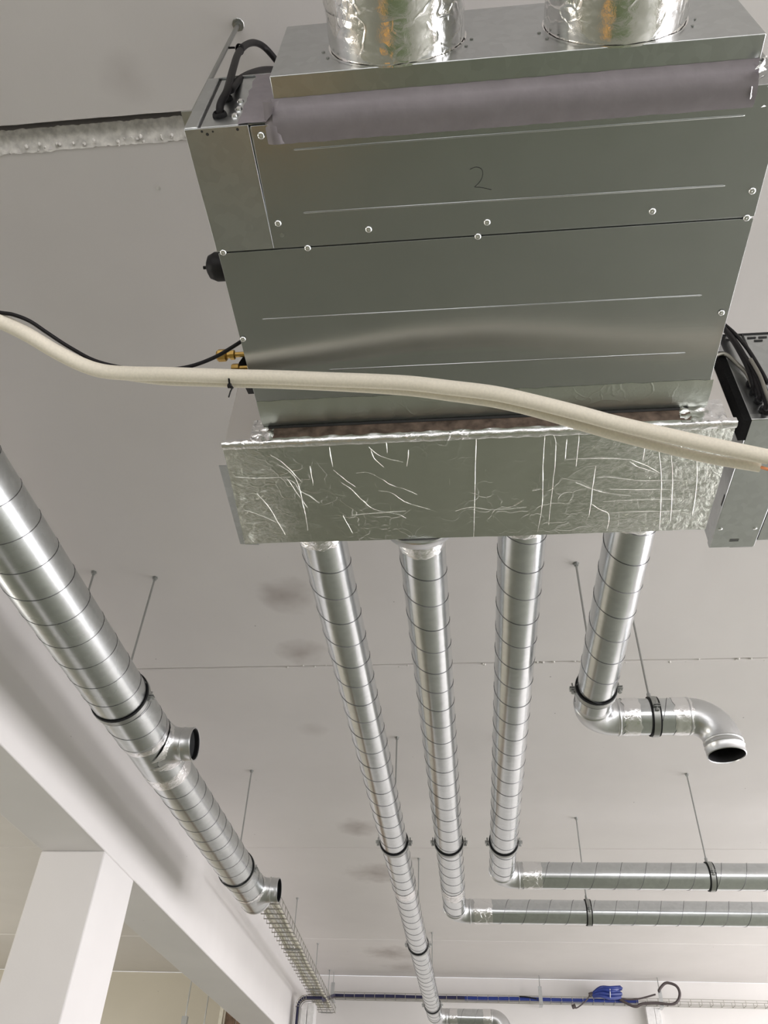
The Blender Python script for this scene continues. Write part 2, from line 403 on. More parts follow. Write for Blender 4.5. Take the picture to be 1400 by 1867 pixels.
def elbow(root, c, d0, d1, R, rc, ext=.03, name='elbow'):
    """c: corner point where the two axes meet; d0 incoming, d1 outgoing direction"""
    c = Vector(c); d0 = Vector(d0).normalized(); d1 = Vector(d1).normalized(); o_ = c - d0 * rc + d1 * rc; pts = []; rr = []
    pts.append(c - d0 * (rc + ext)); 
    for i in range(17):
        t = PI / 2 * i / 16; pts.append(o_ - d1 * rc * math.cos(t) + d0 * rc * math.sin(t))
    pts.append(c + d1 * (rc + ext))
    mb = MB().tube(pts, R, 40, False); o = obj(name, mb, 'elbow', root, 60)
    for q, d in ((c - d0 * (rc + .004), d0), (c + d1 * (rc + .004), d1)):
        obj('bead', MB().lathe(q, d, [(R - .001, -.006), (R + .0025, -.003), (R + .003, 0), (R + .0025, .003), (R - .001, .006)], 40), 'elbow', o, 60)
    return o
def tape(root, p0, p1, R, mat='tapefoil', amp=.0022, seed=0, lab=None, name='foil_tape', ragged=.01):
    p0 = Vector(p0); p1 = Vector(p1); a, sd, up = frame_axis(p1 - p0); L = (p1 - p0).length; n = 72; m_ = max(4, int(L / .006)); mb = MB()
    for i in range(m_ + 1):
        for k in range(n):
            an = 2 * PI * k / n; t = i / m_ * L
            if i in (0, m_): t += ragged * noise.noise(Vector((math.cos(an) * 3, math.sin(an) * 3, seed + i)))
            q = p0 + a * t
            nn = abs(noise.noise(Vector((math.cos(an) * 4 + seed, math.sin(an) * 4, t * 40)))) + .5 * abs(noise.noise(Vector((math.cos(an) * 11, math.sin(an) * 11 + seed, t * 90))))
            e_ = 0.15 if i in (0, m_) else 1
            mb.v.append(q + (sd * math.cos(an) + up * math.sin(an)) * (R + .0012 + amp * nn * e_))
    for i in range(m_):
        for k in range(n):
            k2 = (k + 1) % n; mb.f.append((i * n + k, i * n + k2, (i + 1) * n + k2, (i + 1) * n + k))
    return obj(name, mb, mat, root, 80)
def ring(root, c, axis, R, w_, t, mat, name, n=48):
    return obj(name, MB().lathe(c, axis, [(R, -w_ / 2), (R + t, -w_ / 2), (R + t, w_ / 2), (R, w_ / 2), (R, -w_ / 2)], n), mat, root, 40)
def hanger(c, axis, R, label, group=None, rodtop=2.0, rod=True, big=False):
    """split clamp with rubber lining on a threaded rod"""
    c = Vector(c); a, sd, up = frame_axis(axis); t = thing('duct_hanger', label, 'hanger', (c.x, c.y, c.z + R), group)
    ring(t, c, a, R + .0015, .034, .004, 'rubber', 'rubber_lining'); ring(t, c, a, R + .0053, .022, .0022, 'rod', 'clamp_band')
    for s_ in (1, -1):
        q = c + sd * s_ * (R + .014)
        mb = MB(); e0 = q - sd * .012; mb.bar(q - sd * s_ * .009 + up * .004, q + sd * s_ * .011 + up * .004, .022, .0025, up); mb.bar(q - sd * s_ * .009 - up * .004, q + sd * s_ * .011 - up * .004, .022, .0025, up)
        l_ = obj('clamp_lug', mb, 'rod', t)
        obj('bolt', MB().tube([q - up * .016, q + up * .022], .003, 8).lathe(q - up * .014, up, [(0, -.004), (.007, -.004), (.007, .003), (0, .003)], 6), 'rod', l_)
    top = c + Vector((0, 0, R + .006))
    obj('rod_socket', MB().lathe(top, (0, 0, 1), [(0, 0), (.008, 0), (.008, .022), (0, .022)], 6), 'rod', t)
    if rod:
        obj('threaded_rod', MB().tube([top + Vector((0, 0, .01)), (top.x, top.y, rodtop + .02)], .0042, 8), 'rod', t)
        anchor(t, (top.x, top.y, rodtop))
    return t
def anchor(t, p):
    p = Vector(p)
    return obj('ceiling_anchor', MB().lathe(p, (0, 0, -1), [(.013, -.001), (.013, .002), (.009, .002), (.009, .012), (0, .012)], 6), 'rod', t)

Z = 1.44; R = .066
# ---------------------------------------------------------------- four ducts out of the foil plenum
def P_(x, y, z=Z): return Vector((x, y, z))
# duct 1: longest, leftmost
d1 = thing('spiral_duct', 'leftmost and longest of the four slim spiral ducts leaving the foil box', 'duct', P_(-.378, 1.6), 'slim spiral ducts behind the foil box')
def line1(y): return P_(-.380 + (y - 1.6) * .0035, y)
straight(d1, line1(1.592), line1(4.72), R, phase=.45)
straight(d1, line1(4.72), line1(8.19), R - .001, phase=.1)
tape(d1, line1(1.592), line1(1.66), R, seed=1); tape(d1, line1(4.66), line1(4.76), R, 'tapefoil', .0015, 2)
elbow(d1, line1(8.32), (0, 1, 0), (1, 0, 0), R, .10)
xe = line1(8.32).x
straight(d1, (xe + .13, 8.32, Z), (.13, 8.32, Z), R, phase=.2); tape(d1, (xe + .13, 8.32, Z), (xe + .20, 8.32, Z), R, seed=3); tape(d1, (.07, 8.32, Z), (.14, 8.32, Z), R, seed=4)
elbow(d1, (.25, 8.32, Z), (1, 0, 0), (0, 0, -1), R, .10)
# duct 2
d2 = thing('spiral_duct', 'slim spiral duct with a wide collar, second from the left at the foil box', 'duct', P_(-.103, 1.6), 'slim spiral ducts behind the foil box')
def line2(y): return P_(-.103 + (y - 1.6) * .0015, y)
straight(d2, line2(1.62), line2(4.72), R, phase=.3); straight(d2, line2(4.72), line2(5.05), R - .001, phase=.3)
tape(d2, line2(1.66), line2(1.71), R, seed=6); tape(d2, line2(4.66), line2(4.78), R, 'tapefoil', .0015, 7)
obj('reducer_collar', MB().lathe(line2(1.592), (0, 1, 0), [(.05, 0), (.108, 0), (.110, .004), (.107, .008), (.106, .024), (.102, .034), (.096, .042), (.084, .052), (.072, .060), (.0685, .072), (.0665, .09)], 48), 'elbow', d2, 60)
elbow(d2, line2(5.165), (0, 1, 0), (1, 0, 0), R, .085)
x2 = line2(5.165).x
straight(d2, (x2 + .115, 5.165, Z), (4.2, 5.165, Z), R, phase=.6); tape(d2, (x2 + .11, 5.165, Z), (x2 + .22, 5.165, Z), R, seed=8)
# duct 3
d3 = thing('spiral_duct', 'slim spiral duct third from the left, turning right in front of the lower horizontal duct', 'duct', P_(.174, 1.6), 'slim spiral ducts behind the foil box')
def line3(y): return P_(.175 - (y - 1.6) * .0025, y)
straight(d3, line3(1.592), line3(4.40), R, phase=.25); tape(d3, line3(1.592), line3(1.64), R, seed=9)
elbow(d3, line3(4.515), (0, 1, 0), (1, 0, 0), R, .085)
x3 = line3(4.5).x
straight(d3, (x3 + .115, 4.515, Z), (4.2, 4.515, Z), R, phase=.1); tape(d3, (x3 + .11, 4.515, Z), (x3 + .21, 4.515, Z), R, seed=10)
# duct 4: short, drops to an open mouth
d4 = thing('spiral_duct', 'short rightmost spiral duct ending in a downward open elbow', 'duct', P_(.464, 1.6), 'slim spiral ducts behind the foil box')
straight(d4, (.466, 1.592, Z), (.462, 2.63, Z), R, phase=.42); tape(d4, (.466, 1.592, Z), (.466, 1.635, Z), R, seed=11)
elbow(d4, (.462, 2.755, Z), (0, 1, 0), (1, 0, 0), R, .095)
straight(d4, (.58, 2.755, Z), (.80, 2.755, Z), R, phase=.9); tape(d4, (.575, 2.755, Z), (.635, 2.755, Z), R, seed=12); tape(d4, (.755, 2.755, Z), (.82, 2.755, Z), R, seed=13)
elbow(d4, (.915, 2.755, Z), (1, 0, 0), (0, 0, -1), R, .10, .001)
obj('open_mouth', MB().lathe((.915, 2.755, Z - .10), (0, 0, -1), [(R, 0), (R + .001, .02), (R + .003, .022), (R + .001, .024), (R + .001, .052), (R - .002, .054), (R - .003, .052), (R - .003, 0)], 48), 'elbow', d4, 50)
obj('gasket_shade_ring', MB().lathe((.915, 2.755, Z - .10), (0, 0, -1), [(R - .0032, -.02), (R - .0045, .0), (R - .0045, .048), (R - .0032, .05)], 48), 'rubber', d4, 50)  # black lining stands in for the shade inside the open mouth

G = 'hangers of the slim spiral ducts'
hanger(line1(4.03), (0, 1, 0), R, 'rod and black lined clamp nearest the foil box on the leftmost slim duct', G)
hanger(line1(5.92), (0, 1, 0), R, 'middle clamp and rod on the leftmost slim duct', G)
hanger(line1(7.82), (0, 1, 0), R, 'farthest clamp and rod on the leftmost slim duct by its end elbow', G)
hanger(line2(4.03), (0, 1, 0), R, 'black lined clamp on the second slim duct from the left', G)
hanger(line3(4.03), (0, 1, 0), R, 'black lined clamp just before the elbow of the third slim duct', G)
hanger((.462, 2.545, Z), (0, 1, 0), R, 'black lined clamp on the short rightmost duct just before its elbow', G)
hanger((.69, 2.755, Z), (1, 0, 0), R, 'double ringed clamp on the short horizontal piece with the open mouth', G)
hanger((1.25, 4.515, Z), (1, 0, 0), R, 'clamp on the nearer horizontal duct at the right', G)
hanger((.685, 5.165, Z), (1, 0, 0), R, 'clamp on the farther horizontal duct at the right', G)

# ---------------------------------------------------------------- large duct beside the beam
RB, RS = .102, .094
big = thing('large_spiral_duct', 'wide dull spiral duct with two open side spigots running along the beam', 'duct', (-1.28, 2.5, Z))
XB = -1.272
T1, T2 = 2.945, 4.80
def holes(q): return q.x > XB + .03 and min((Vector((0, q.y - t, q.z - Z))).length for t in (T1, T2)) < .054
straight(big, (XB - .012, -1.2, Z), (XB, 2.80, Z), RB, 'ductbig', 64, phase=.2)
straight(big, (XB, 2.80, Z), (XB, 3.13, Z), RB - .004, 'ductbig', 96, holes, 'tee_section', False)
straight(big, (XB, 3.13, Z), (XB + .004, 4.62, Z), RS, 'ductbig', 64, phase=.7)
straight(big, (XB + .004, 4.62, Z), (XB + .004, 4.93, Z), RS, 'ductbig', 96, holes, 'tee_section', False)
obj('end_cap', MB().lathe((XB + .004, 4.93, Z), (0, 1, 0), [(RS + .001, -.02), (RS + .002, 0), (RS - .006, .004), (0, .004)], 64), 'elbow', big)
ring(big, (XB, 2.81, Z), (0, 1, 0), RB - .001, .012, .002, 'elbow', 'joint_bead'); ring(big, (XB + .004, 4.74, Z), (0, 1, 0), RS, .01, .0015, 'elbow', 'joint_bead')
def spigot(yc, Rm, xo, rb=.066):
    mb = MB(); n = 64; prof = [(.092, .0, 1), (.080, .004, 1), (.071, .014, 1), (rb, .03, 1), (rb, xo - .045, 0), (rb + .0025, xo - .042, 0), (rb, xo - .038, 0), (rb, xo - .008, 0), (rb + .0015, xo - .002, 0), (rb, xo, 0), (rb - .004, xo - .001, 0), (rb - .004, Rm - .03, 0)]
    for (r, h, md) in prof:
        for k in range(n):
            an = 2 * PI * k / n; y = r * math.cos(an); z = r * math.sin(an)
            x = h + (math.sqrt(max(0, (Rm + .001) ** 2 - z * z)) if md else 0)
            mb.v.append(Vector((XB + x, yc + y, Z + z)))
    for i in range(len(prof) - 1):
        for k in range(n):
            k2 = (k + 1) % n; mb.f.append((i * n + k, i * n + k2, (i + 1) * n + k2, (i + 1) * n + k))
    o = obj('side_spigot', mb, 'elbow', big, 60)
    obj('gasket_shade_ring', MB().lathe((XB + xo - .012, yc, Z), (1, 0, 0), [(rb - .0045, -.01), (rb - .008, -.004), (rb - .008, .008), (rb - .0045, .011)], 48), 'rubber', o)
spigot(T1, RB, .178); spigot(T2, RS, .172)
tape(big, (XB, 2.79, Z), (XB, 2.85, Z), RB - .003, 'tapefoil', .0018, 21); tape(big, (XB, 3.09, Z), (XB, 3.17, Z), RS + .003, 'tapefoil', .002, 22); tape(big, (XB + .004, 4.70, Z), (XB + .004, 4.73, Z), RS, 'tapefoil', .0012, 23)
def arc_tape(yc, Rm, a0, a1, seed):
    mb = MB(); n = 40
    for i in range(n + 1):
        an = a0 + (a1 - a0) * i / n
        for j, r in enumerate((.070, .080, .090, .104)):
            rr = r + .004 * noise.noise(Vector((i * .7, j * 1.3, seed))) * (j in (0, 3)); z = rr * math.sin(an); y = rr * math.cos(an)
            lift = (.012, .006, .003, .0015)[j] + .004 * abs(noise.noise(Vector((i * .5, j * 2.2, seed + 4))))
            mb.v.append(Vector((XB + math.sqrt(max(0, Rm * Rm - z * z)) + lift, yc + y, Z + z)))
    for i in range(n):
        for j in range(3): mb.f.append((i * 4 + j, i * 4 + j + 1, i * 4 + 5 + j, i * 4 + 4 + j))
    obj('foil_tape', mb, 'tapefoil', big, 80)
arc_tape(T1, RB, PI * .55, PI * 1.4, 1); arc_tape(T1, RB, -PI * .45, PI * .1, 2); arc_tape(T2, RS, PI * .6, PI * 1.35, 3)
GB = 'hangers of the wide spiral duct'
hanger((XB, 2.56, Z), (0, 1, 0), RB, 'wide black lined clamp just before the nearer open spigot of the wide duct', GB)
hanger((XB + .003, 4.44, Z), (0, 1, 0), RS, 'wide black lined clamp just before the farther open spigot of the wide duct', GB)

t = thing('loose_hanger_rod', 'thin threaded rod dropping from the ceiling behind the wide duct, leftmost rod there', 'threaded rod', (-1.50, 2.51, 1.57))
obj('threaded_rod', MB().tube([(-1.50, 2.51, 1.57), (-1.52, 2.51, 2.02)], .0042, 8), 'rod', t); anchor(t, (-1.52, 2.51, 2.0))

# ---------------------------------------------------------------- the air handling unit "2"
ZU = 1.40
unit = thing('air_handling_unit', 'galvanised ceiling air handling unit with a handwritten 2 on its underside', 'air handler', (.055, .88, ZU))
UX0, UX1, UY0, UY1, UZ1 = -.445, .558, .542, 1.222, 1.626
obj('casing', MB().box(UX0 + .002, UX1 - .002, UY0 + .002, UY1, ZU + .002, UZ1), 'unit', unit, bevel=.003)
def plate(root, name, corners, z, t=.0022, mat='unit', bev=.0007):
    q = [az(x, y, z) for x, y in corners]
    return obj(name, MB().prism(q, (0, 0, t)), mat, root, bevel=bev)
def rib(mb, a, b_, z, r=.0016):
    a = az(*a, z); b_ = az(*b_, z); mb.tube([a, a + (b_ - a) * .004, b_ - (b_ - a) * .004, b_], [.0003, r, r, .0003], 8)
mb = MB().prism([Vector((-.33, UY0 + .001, ZU - .0022)), Vector((UX1, UY0 + .001, ZU - .0022)), Vector((UX1, .772, ZU - .0022)), Vector((-.335, .772, ZU - .0022))], (0, 0, .0022))
fp = obj('front_panel', mb, 'unit', unit, bevel=.0006)
ribs = MB(); rib(ribs, (535, 273), (1358, 210), ZU - .0022); rib(ribs, (553, 388), (1322, 338), ZU - .0022); obj('embossed_rib', ribs, 'unit', fp)
mb = MB().prism([Vector((UX0, .776, ZU - .0012)), Vector((UX1, .776, ZU - .0012)), Vector((UX1, UY1, ZU - .0012)), Vector((UX0 - .006, UY1, ZU - .0012))], (0, 0, .002))
rp = obj('rear_panel', mb, 'unit', unit, bevel=.0006)
ribs = MB(); rib(ribs, (478, 582), (1280, 538), ZU - .0012, .0013); rib(ribs, (600, 674), (1250, 643), ZU - .0012, .0013); obj('embossed_rib', ribs, 'unit', rp)
mb = MB().box(UX0 - .001, -.334, UY0 - .002, .771, ZU - .004, ZU).box(UX0 - .001, -.334, UY0 - .002, UY0, ZU, ZU + .001)
obj('electrical_cover', mb, 'unit2', unit, bevel=.004)
# front face of the electrical box: rim, recessed plate and knock-outs
obj('side_rim', MB().box(UX0 - .003, UX0 + .022, UY0 - .004, UY0 + .02, ZU - .001, UZ1 + .002), 'unit2', unit, bevel=.003)
obj('cable_entry_plate', MB().box(UX0 + .026, -.29, UY0 - .0015, UY0 + .002, ZU + .004, UZ1 - .006), 'unit2', unit, bevel=.001)
obj('seam_gap', MB().box(UX0 + .022, UX0 + .026, UY0 - .0005, UY0 + .002, ZU + .002, UZ1 - .002).box(UX0 + .022, -.30, UY0 - .0005, UY0 + .002, UZ1 - .006, UZ1 - .003), 'ink', unit)
obj('top_rim', MB().box(UX0 + .02, -.29, UY0 - .004, UY0 + .01, UZ1 - .003, UZ1 + .002), 'unit2', unit)
def grommet(root, c, axis, r=.016):
    return obj('grommet', MB().lathe(c, axis, [(r * .55, -.002), (r * .55, .004), (r * .8, .007), (r, .004), (r * 1.05, 0), (r, -.002)], 24), 'rubber', root, 60)
g1 = ay(401, 211, UY0 - .002); g2 = ay(413, 182, UY0 - .002)
grommet(unit, g1, (0, -1, 0), .0125); grommet(unit, g2, (0, -1, 0), .0115)
for (x, y) in ((438, 186), (435, 200), (428, 212)):
    p = ay(x, y, UY0 - .001); obj('earth_screw', MB().lathe(p, (0, -1, 0), [(.006, -.002), (.007, .001), (.0055, .004), (0, .006)], 12), 'screw', unit)
# hanging bracket and rod
hr = thing('unit_hanger_rod', 'galvanised threaded rod beside the cable loop at the near left corner of the unit', 'threaded rod', (-.451, .556, 1.60))
obj('threaded_rod', MB().tube([(-.458, .556, 1.50), (-.452, .556, 2.02)], .0048, 10), 'rod', hr); anchor(hr, (-.452, .556, 2.0))
obj('drilled_hole', MB().lathe((-.452, .556, 2.0), (0, 0, -1), [(.015, -.001), (.013, .0015), (.006, .001)], 9), 'rod', hr)
obj('hanging_bracket', MB().box(-.476, -.446, .548, .60, 1.50, 1.504).box(-.449, -.4455, .548, .60, 1.48, 1.56), 'unit2', unit)
# screws on the underside
sm = MB().lathe((0, 0, 0), (0, 0, -1), [(.0066, 0), (.0066, .0012), (.0055, .003), (.0032, .0042), (.0012, .0036), (.0, .0030)], 16)
first = None
for (x, y) in [(476, 247), (507, 407), (672, 418), (888, 405), (1189, 385), (1371, 348), (1361, 397), (871, 431), (561, 452), (407, 460), (443, 618), (1315, 570)]:
    p = az(x, y, ZU - .0022)
    if first is None:
        first = obj('screw', MB().add([v + p for v in sm.v], sm.f), 'screw', unit, 50); base = p
        me = first.data
        for v in me.vertices: v.co = v.co - (p - wpos(unit))
        first.location = p - wpos(unit)
    else:
        c = first.copy(); COL.objects.link(c); c.location = p - wpos(unit)
for (x, y, r) in ((368, 240, .0022), (378, 245, .0028), (388, 240, .0018), (433, 236, .0026), (514, 429, .0045)):
    p = az(x, y, ZU - .0042 if y < 300 else ZU - .0024); obj('small_hole', MB().lathe(p, (0, 0, -1), [(r, 0), (0, .0002)], 12), 'ink' if y < 300 else 'unit2', unit)
# handwritten 2
num = [(430, 335), (490, 305), (560, 288), (640, 305), (685, 350), (700, 430), (680, 520), (630, 610), (570, 670), (530, 705), (545, 712), (640, 718), (740, 735), (880, 768)]
pts = smoothpts([az(820 + a / 11.67, 280 + b / 11.67, ZU - .0023) for a, b in num], 4); mb = MB()
for a, b in zip(pts[:-1], pts[1:]):
    if (b - a).length > 1e-6: mb.bar(a, b + (b - a) * .2, .0011, .0003)
obj('handwritten_digit', mb, 'ink', unit)
# black condensate trap knob on the left side
kc = Vector((UX0 - .002, az(388, 487, 1.43).y, 1.430))
kn = obj('black_knob', MB().lathe(kc, (-1, 0, 0), [(.029, -.004), (.029, .019), (.0265, .024), (.023, .032), (.013, .037), (.0, .038)], 28), 'black', unit, 40)
obj('knob_pin', MB().tube([kc + Vector((-.036, 0, 0)), kc + Vector((-.046, 0, 0))], .0035, 8), 'black', kn)
# brass flare connections on the left side
vb = az(407, 648, 1.44)
bk = obj('valve_bracket', MB().prism([Vector((UX0, 1.04, 1.475)), Vector((UX0, 1.105, 1.405)), Vector((UX0 - .024, 1.105, 1.405)), Vector((UX0 - .03, 1.06, 1.43))], (0, .035, .012)), 'black', unit)
mb = MB().lathe((vb.x - .014, vb.y, 1.44), (1, 0, 0), [(0, 0), (.011, 0), (.014, .004), (.014, .020), (.012, .022), (.0075, .024), (.0075, .030), (.011, .031), (.011, .040), (.006, .042), (.006, .075)], 8)
obj('brass_flare_nut', mb, 'brass', unit, 30)
vb2 = az(428, 672, 1.415)
obj('brass_flare_nut', MB().lathe((vb2.x - .006, vb2.y, 1.415), (1, 0, 0), [(0, 0), (.010, 0), (.011, .003), (.011, .016), (.006, .018), (.006, .05)], 8), 'brass', unit, 30)
# foil skirt at the far end of the underside
mb = MB(); nx = 110
for i in range(nx + 1):
    x = UX0 - .004 + (UX1 - UX0 + .01) * i / nx; e_ = .3 + .7 * max(0, 1 - i / 28) + .5 * max(0, (i - 92) / 18)
    for j, (y, z) in enumerate(((1.148, ZU - .0016), (1.165, ZU - .003), (1.185, ZU - .0032), (1.205, ZU - .003), (1.221, ZU - .002), (1.2275, ZU + .004), (1.2285, ZU + .02))):
        k = noise.noise(Vector((x * 30, j * 1.9, 3))); mb.v.append(Vector((x, y + .004 * k * (j in (0,)), z - .0045 * abs(noise.noise(Vector((x * 45, j * 1.1, 9)))) * e_ * (j not in (0, 6)))))
for i in range(nx):
    for j in range(6): mb.f.append((i * 7 + j, i * 7 + j + 1, i * 7 + 8 + j, i * 7 + 7 + j))
obj('foil_tape', mb, 'foilskirt', unit, 80)
# ---------------------------------------------------------------- return box with its duct tape
ret = thing('return_air_box', 'shallow galvanised box on the near end of the unit with two foil wrapped collars', 'duct box', (.11, .5, 1.42))
RX0, RX1, RY0, RZ0, RZ1 = -.286, .510, .474, 1.418, 1.668
obj('box_shell', MB().box(RX0, RX1, RY0, UY0 - .006, RZ0, RZ1), 'unit2', ret, bevel=.0015)
for s_, (c0, lab) in enumerate((((-.0755, RY0, 1.535), 'l'), ((.293, RY0, 1.535), 'r'))):
    c0 = Vector(c0); rc = .116
    cl = obj('collar', MB().lathe(c0, (0, -1, 0), [(rc + .004, -.002), (rc + .004, .0015), (rc, .002), (rc, .163)], 64), 'collarfoil', ret, 60)
    tape(ret, c0 + Vector((0, -.004, 0)), c0 + Vector((0, -.075, 0)), rc, 'collarfoil', .002, 31 + s_, name='foil_wrap', ragged=.004)
    tape(ret, c0 + Vector((0, -.066, 0)), c0 + Vector((0, -.150, 0)), rc + .0015, 'collarfoil', .0025, 35 + s_, name='foil_wrap', ragged=.006)
    ring(ret, c0 + Vector((0, -.16, 0)), (0, 1, 0), rc + .001, .012, .004, 'elbow', 'collar_bead')
    for an in (-2.7, -2.95, -.2, -.45, -1.2, -1.9):
        p = c0 + Vector((math.cos(an) * (rc + .014), -.001, math.sin(an) * (rc + .014)))
        if p.z > RZ0 + .006: obj('rivet', MB().lathe(p, (0, -1, 0), [(.003, -.001), (.003, .0006), (0, .0015)], 10), 'rod', ret)
    fd = thing('return_duct', ('flexible round duct above the left foil wrapped collar', 'flexible round duct above the right foil wrapped collar')[s_], 'duct', c0 + Vector((0, -.2, 0)))
    prof = [(rc + .003, .165)]; h = .17
    for k in range(40): prof += [(rc + .006 + .003 * math.sin(k * 1.3), h)]; h += .014
    obj('duct_body', MB().lathe(c0, (0, -1, 0), prof, 48), 'elbow', fd, 60)
# duct tape over the joint: bulging strip with ragged edges
def strip(root, name, xs, prof, mat, edge, bul, seed):
    mb = MB(); m_ = len(prof)
    for i, x in enumerate(xs):
        for j, (y, z) in enumerate(prof):
            k = noise.noise(Vector((x * 22, j, seed))) + .7 * noise.noise(Vector((x * 70, j, seed + 3)))
            mb.v.append(Vector((x, y + (edge * k if j in (0, m_ - 1) else 0), z - (bul * abs(noise.noise(Vector((x * 12, j * .9, seed)))) if 0 < j < m_ - 1 else 0))))
    for i in range(len(xs) - 1):
        for j in range(m_ - 1): mb.f.append((i * m_ + j, i * m_ + j + 1, (i + 1) * m_ + j + 1, (i + 1) * m_ + j))
    return obj(name, mb, mat, root, 80)
xs = [-.290 + .798 * i / 160 for i in range(161)]
strip(unit, 'duct_tape', xs, [(.509, RZ0 - .0006), (.513, RZ0 - .0022), (.522, 1.4085), (.533, 1.3995), (.543, 1.3955), (.555, 1.3935), (.570, 1.3950), (.577, 1.3970)], 'ducttape', .0012, .0016, 3)
# lumpy wrap at the left end, on the front face and along the box corner
mb = MB()
for i in range(15):
    z = 1.398 + .225 * i / 14
    for j, x in enumerate((-.352, -.335, -.318, -.302, -.290, -.2855)):
        k = noise.noise(Vector((j * 1.7, z * 60, 2)))
        mb.v.append(Vector((x + (.006 * k if j == 0 else 0), UY0 - .004 - (.010 * max(0, j - 3)) - .003 * abs(k), z)))
for i in range(14):
    for j in range(5): mb.f.append((i * 6 + j, i * 6 + j + 1, i * 6 + 7 + j, i * 6 + 6 + j))
obj('duct_tape', mb, 'ducttape', unit, 80)
mb = MB()
for i in range(13):
    t = i / 12; x = -.305 + .030 * t
    for j, (y, z) in enumerate(((.512, 1.4165), (.530, 1.409), (.546, 1.399), (.560, 1.3955), (.575, 1.397))):
        mb.v.append(Vector((x, y, z - .005 * math.sin(PI * t) - .0015 * abs(noise.noise(Vector((x * 90, j * 2, 1)))))))
for i in range(12):
    for j in range(4): mb.f.append((i * 5 + j, i * 5 + j + 1, i * 5 + 6 + j, i * 5 + 5 + j))
obj('tape_fold', mb, 'ducttape', unit, 80)
mb = MB()
for k in range(26):
    x = RX1 - .004 + random.uniform(-.012, .014); y = random.uniform(.51, .575); z = 1.405 + random.uniform(-.010, .012)
    a = Vector((random.uniform(-1, 1), random.uniform(-1, 1), random.uniform(-1, 1))) * .012
    mb.add([(x, y, z), Vector((x, y, z)) + a, Vector((x, y, z)) + Vector((a.y, -a.z, a.x))], [(0, 1, 2)])
o = obj('tape_crumple', mb, 'tapefoil', unit); o['kind'] = 'stuff'

# ---------------------------------------------------------------- black cables into the unit
def cable(name, label, pts, r, mat='black', cat='cable', group=None, n=10, root=None):
    mb = MB().tube(smoothpts(pts, 6), r, n); o = obj(name, mb, mat, root, 60)
    if root is None: tag(o, label, cat, group)
    return o
c1 = cable('power_cable', 'black cable looping high above the near left corner of the unit', [g1 + Vector((0, .01, 0)), g1 + Vector((.001, -.012, .012)), ay(414, 165, .520), ay(425, 125, .524), ay(434, 98, .535), ay(448, 82, .553), ay(465, 78, .575), ay(483, 87, .60), ay(505, 112, .63), ay(520, 132, .66)], .0070, group='black cables at the unit corner')
c2 = cable('power_cable', 'black cable bending low behind the tall loop at the unit corner', [g2 + Vector((0, .01, 0)), g2 + Vector((.001, -.010, .008)), ay(421, 163, .525), ay(436, 146, .540), ay(455, 135, .56), ay(478, 128, .60), ay(500, 127, .64), ay(520, 130, .66)], .0070, group='black cables at the unit corner')
p = ay(437, 90, .54)
tie = obj('cable_tie', MB().lathe(p, (.5, .3, .6), [(.009, -.003), (.0105, -.003), (.0105, .003), (.009, .003), (.009, -.003)], 18).tube([p + Vector((-.009, -.004, 0)), p + Vector((-.022, -.006, -.004))], .002, 6), 'black', c1, 60)

# ---------------------------------------------------------------- foil supply box
ZF = 1.345
sup = thing('foil_supply_box', 'long aluminium foil faced box on the far end of the unit feeding four ducts', 'duct box', (.03, 1.4, ZF))
FXa, FXb, FYa, FYb, FZ1 = -.540, .618, 1.231, 1.588, 1.565
mb = MB(); nx, ny = 150, 46
def fx(u, v): return (FXa - .026 * v) * (1 - u) + (FXb + .004 * v) * u
for j in range(ny + 1):
    for i in range(nx + 1):
        u = i / nx; v = j / ny; x = fx(u, v); y = FYa + (FYb - FYa) * v
        k = noise.noise(Vector((x * 10, y * 10, 0))) * .0016 + noise.noise(Vector((x * 45, y * 45, 4))) * .0006
        k += .002 * noise.noise(Vector((x * 3.1, y * 3.1, 7)))
        mb.v.append(Vector((x, y, ZF + k)))
for j in range(ny):
    for i in range(nx): q = j * (nx + 1) + i; mb.f.append((q, q + nx + 1, q + nx + 2, q + 1))
bot = obj('bottom_board', mb, 'foil', sup, 80)
obj('box_body', MB().prism([(FXa + .001, FYa + .001, ZF + .003), (FXb - .001, FYa + .001, ZF + .003), (FXb + .003, FYb, ZF + .003), (FXa - .025, FYb, ZF + .003)], (0, 0, FZ1 - ZF)), 'foillit', sup, bevel=.003)
# brown raw edge strip and taped edge in front of it
obj('insulation_edge', MB().box(-.438, .525, FYa - .006, FYa + .002, ZF + .012, ZU - .002), 'brownedge', sup)
obj('dark_gap', MB().box(-.436, .523, FYa - .0075, FYa - .004, ZU - .010, ZU - .001), 'ink', sup)
mb = MB()
for i in range(161):
    x = FXa - .001 + (FXb - FXa + .002) * i / 160
    for j, (y, z) in enumerate(((FYa + .012, ZF - .0016), (FYa + .002, ZF - .004), (FYa - .005, ZF - .001), (FYa - .007, ZF + .006), (FYa - .006, ZF + .013))):
        mb.v.append(Vector((x, y + .003 * noise.noise(Vector((x * 30, j, 1))), z - .002 * noise.noise(Vector((x * 45, j * 2, 6))))))
for i in range(160):
    for j in range(4): mb.f.append((i * 5 + j, i * 5 + j + 1, i * 5 + 6 + j, i * 5 + 5 + j))
obj('edge_tape', mb, 'tapefoil', sup, 80)
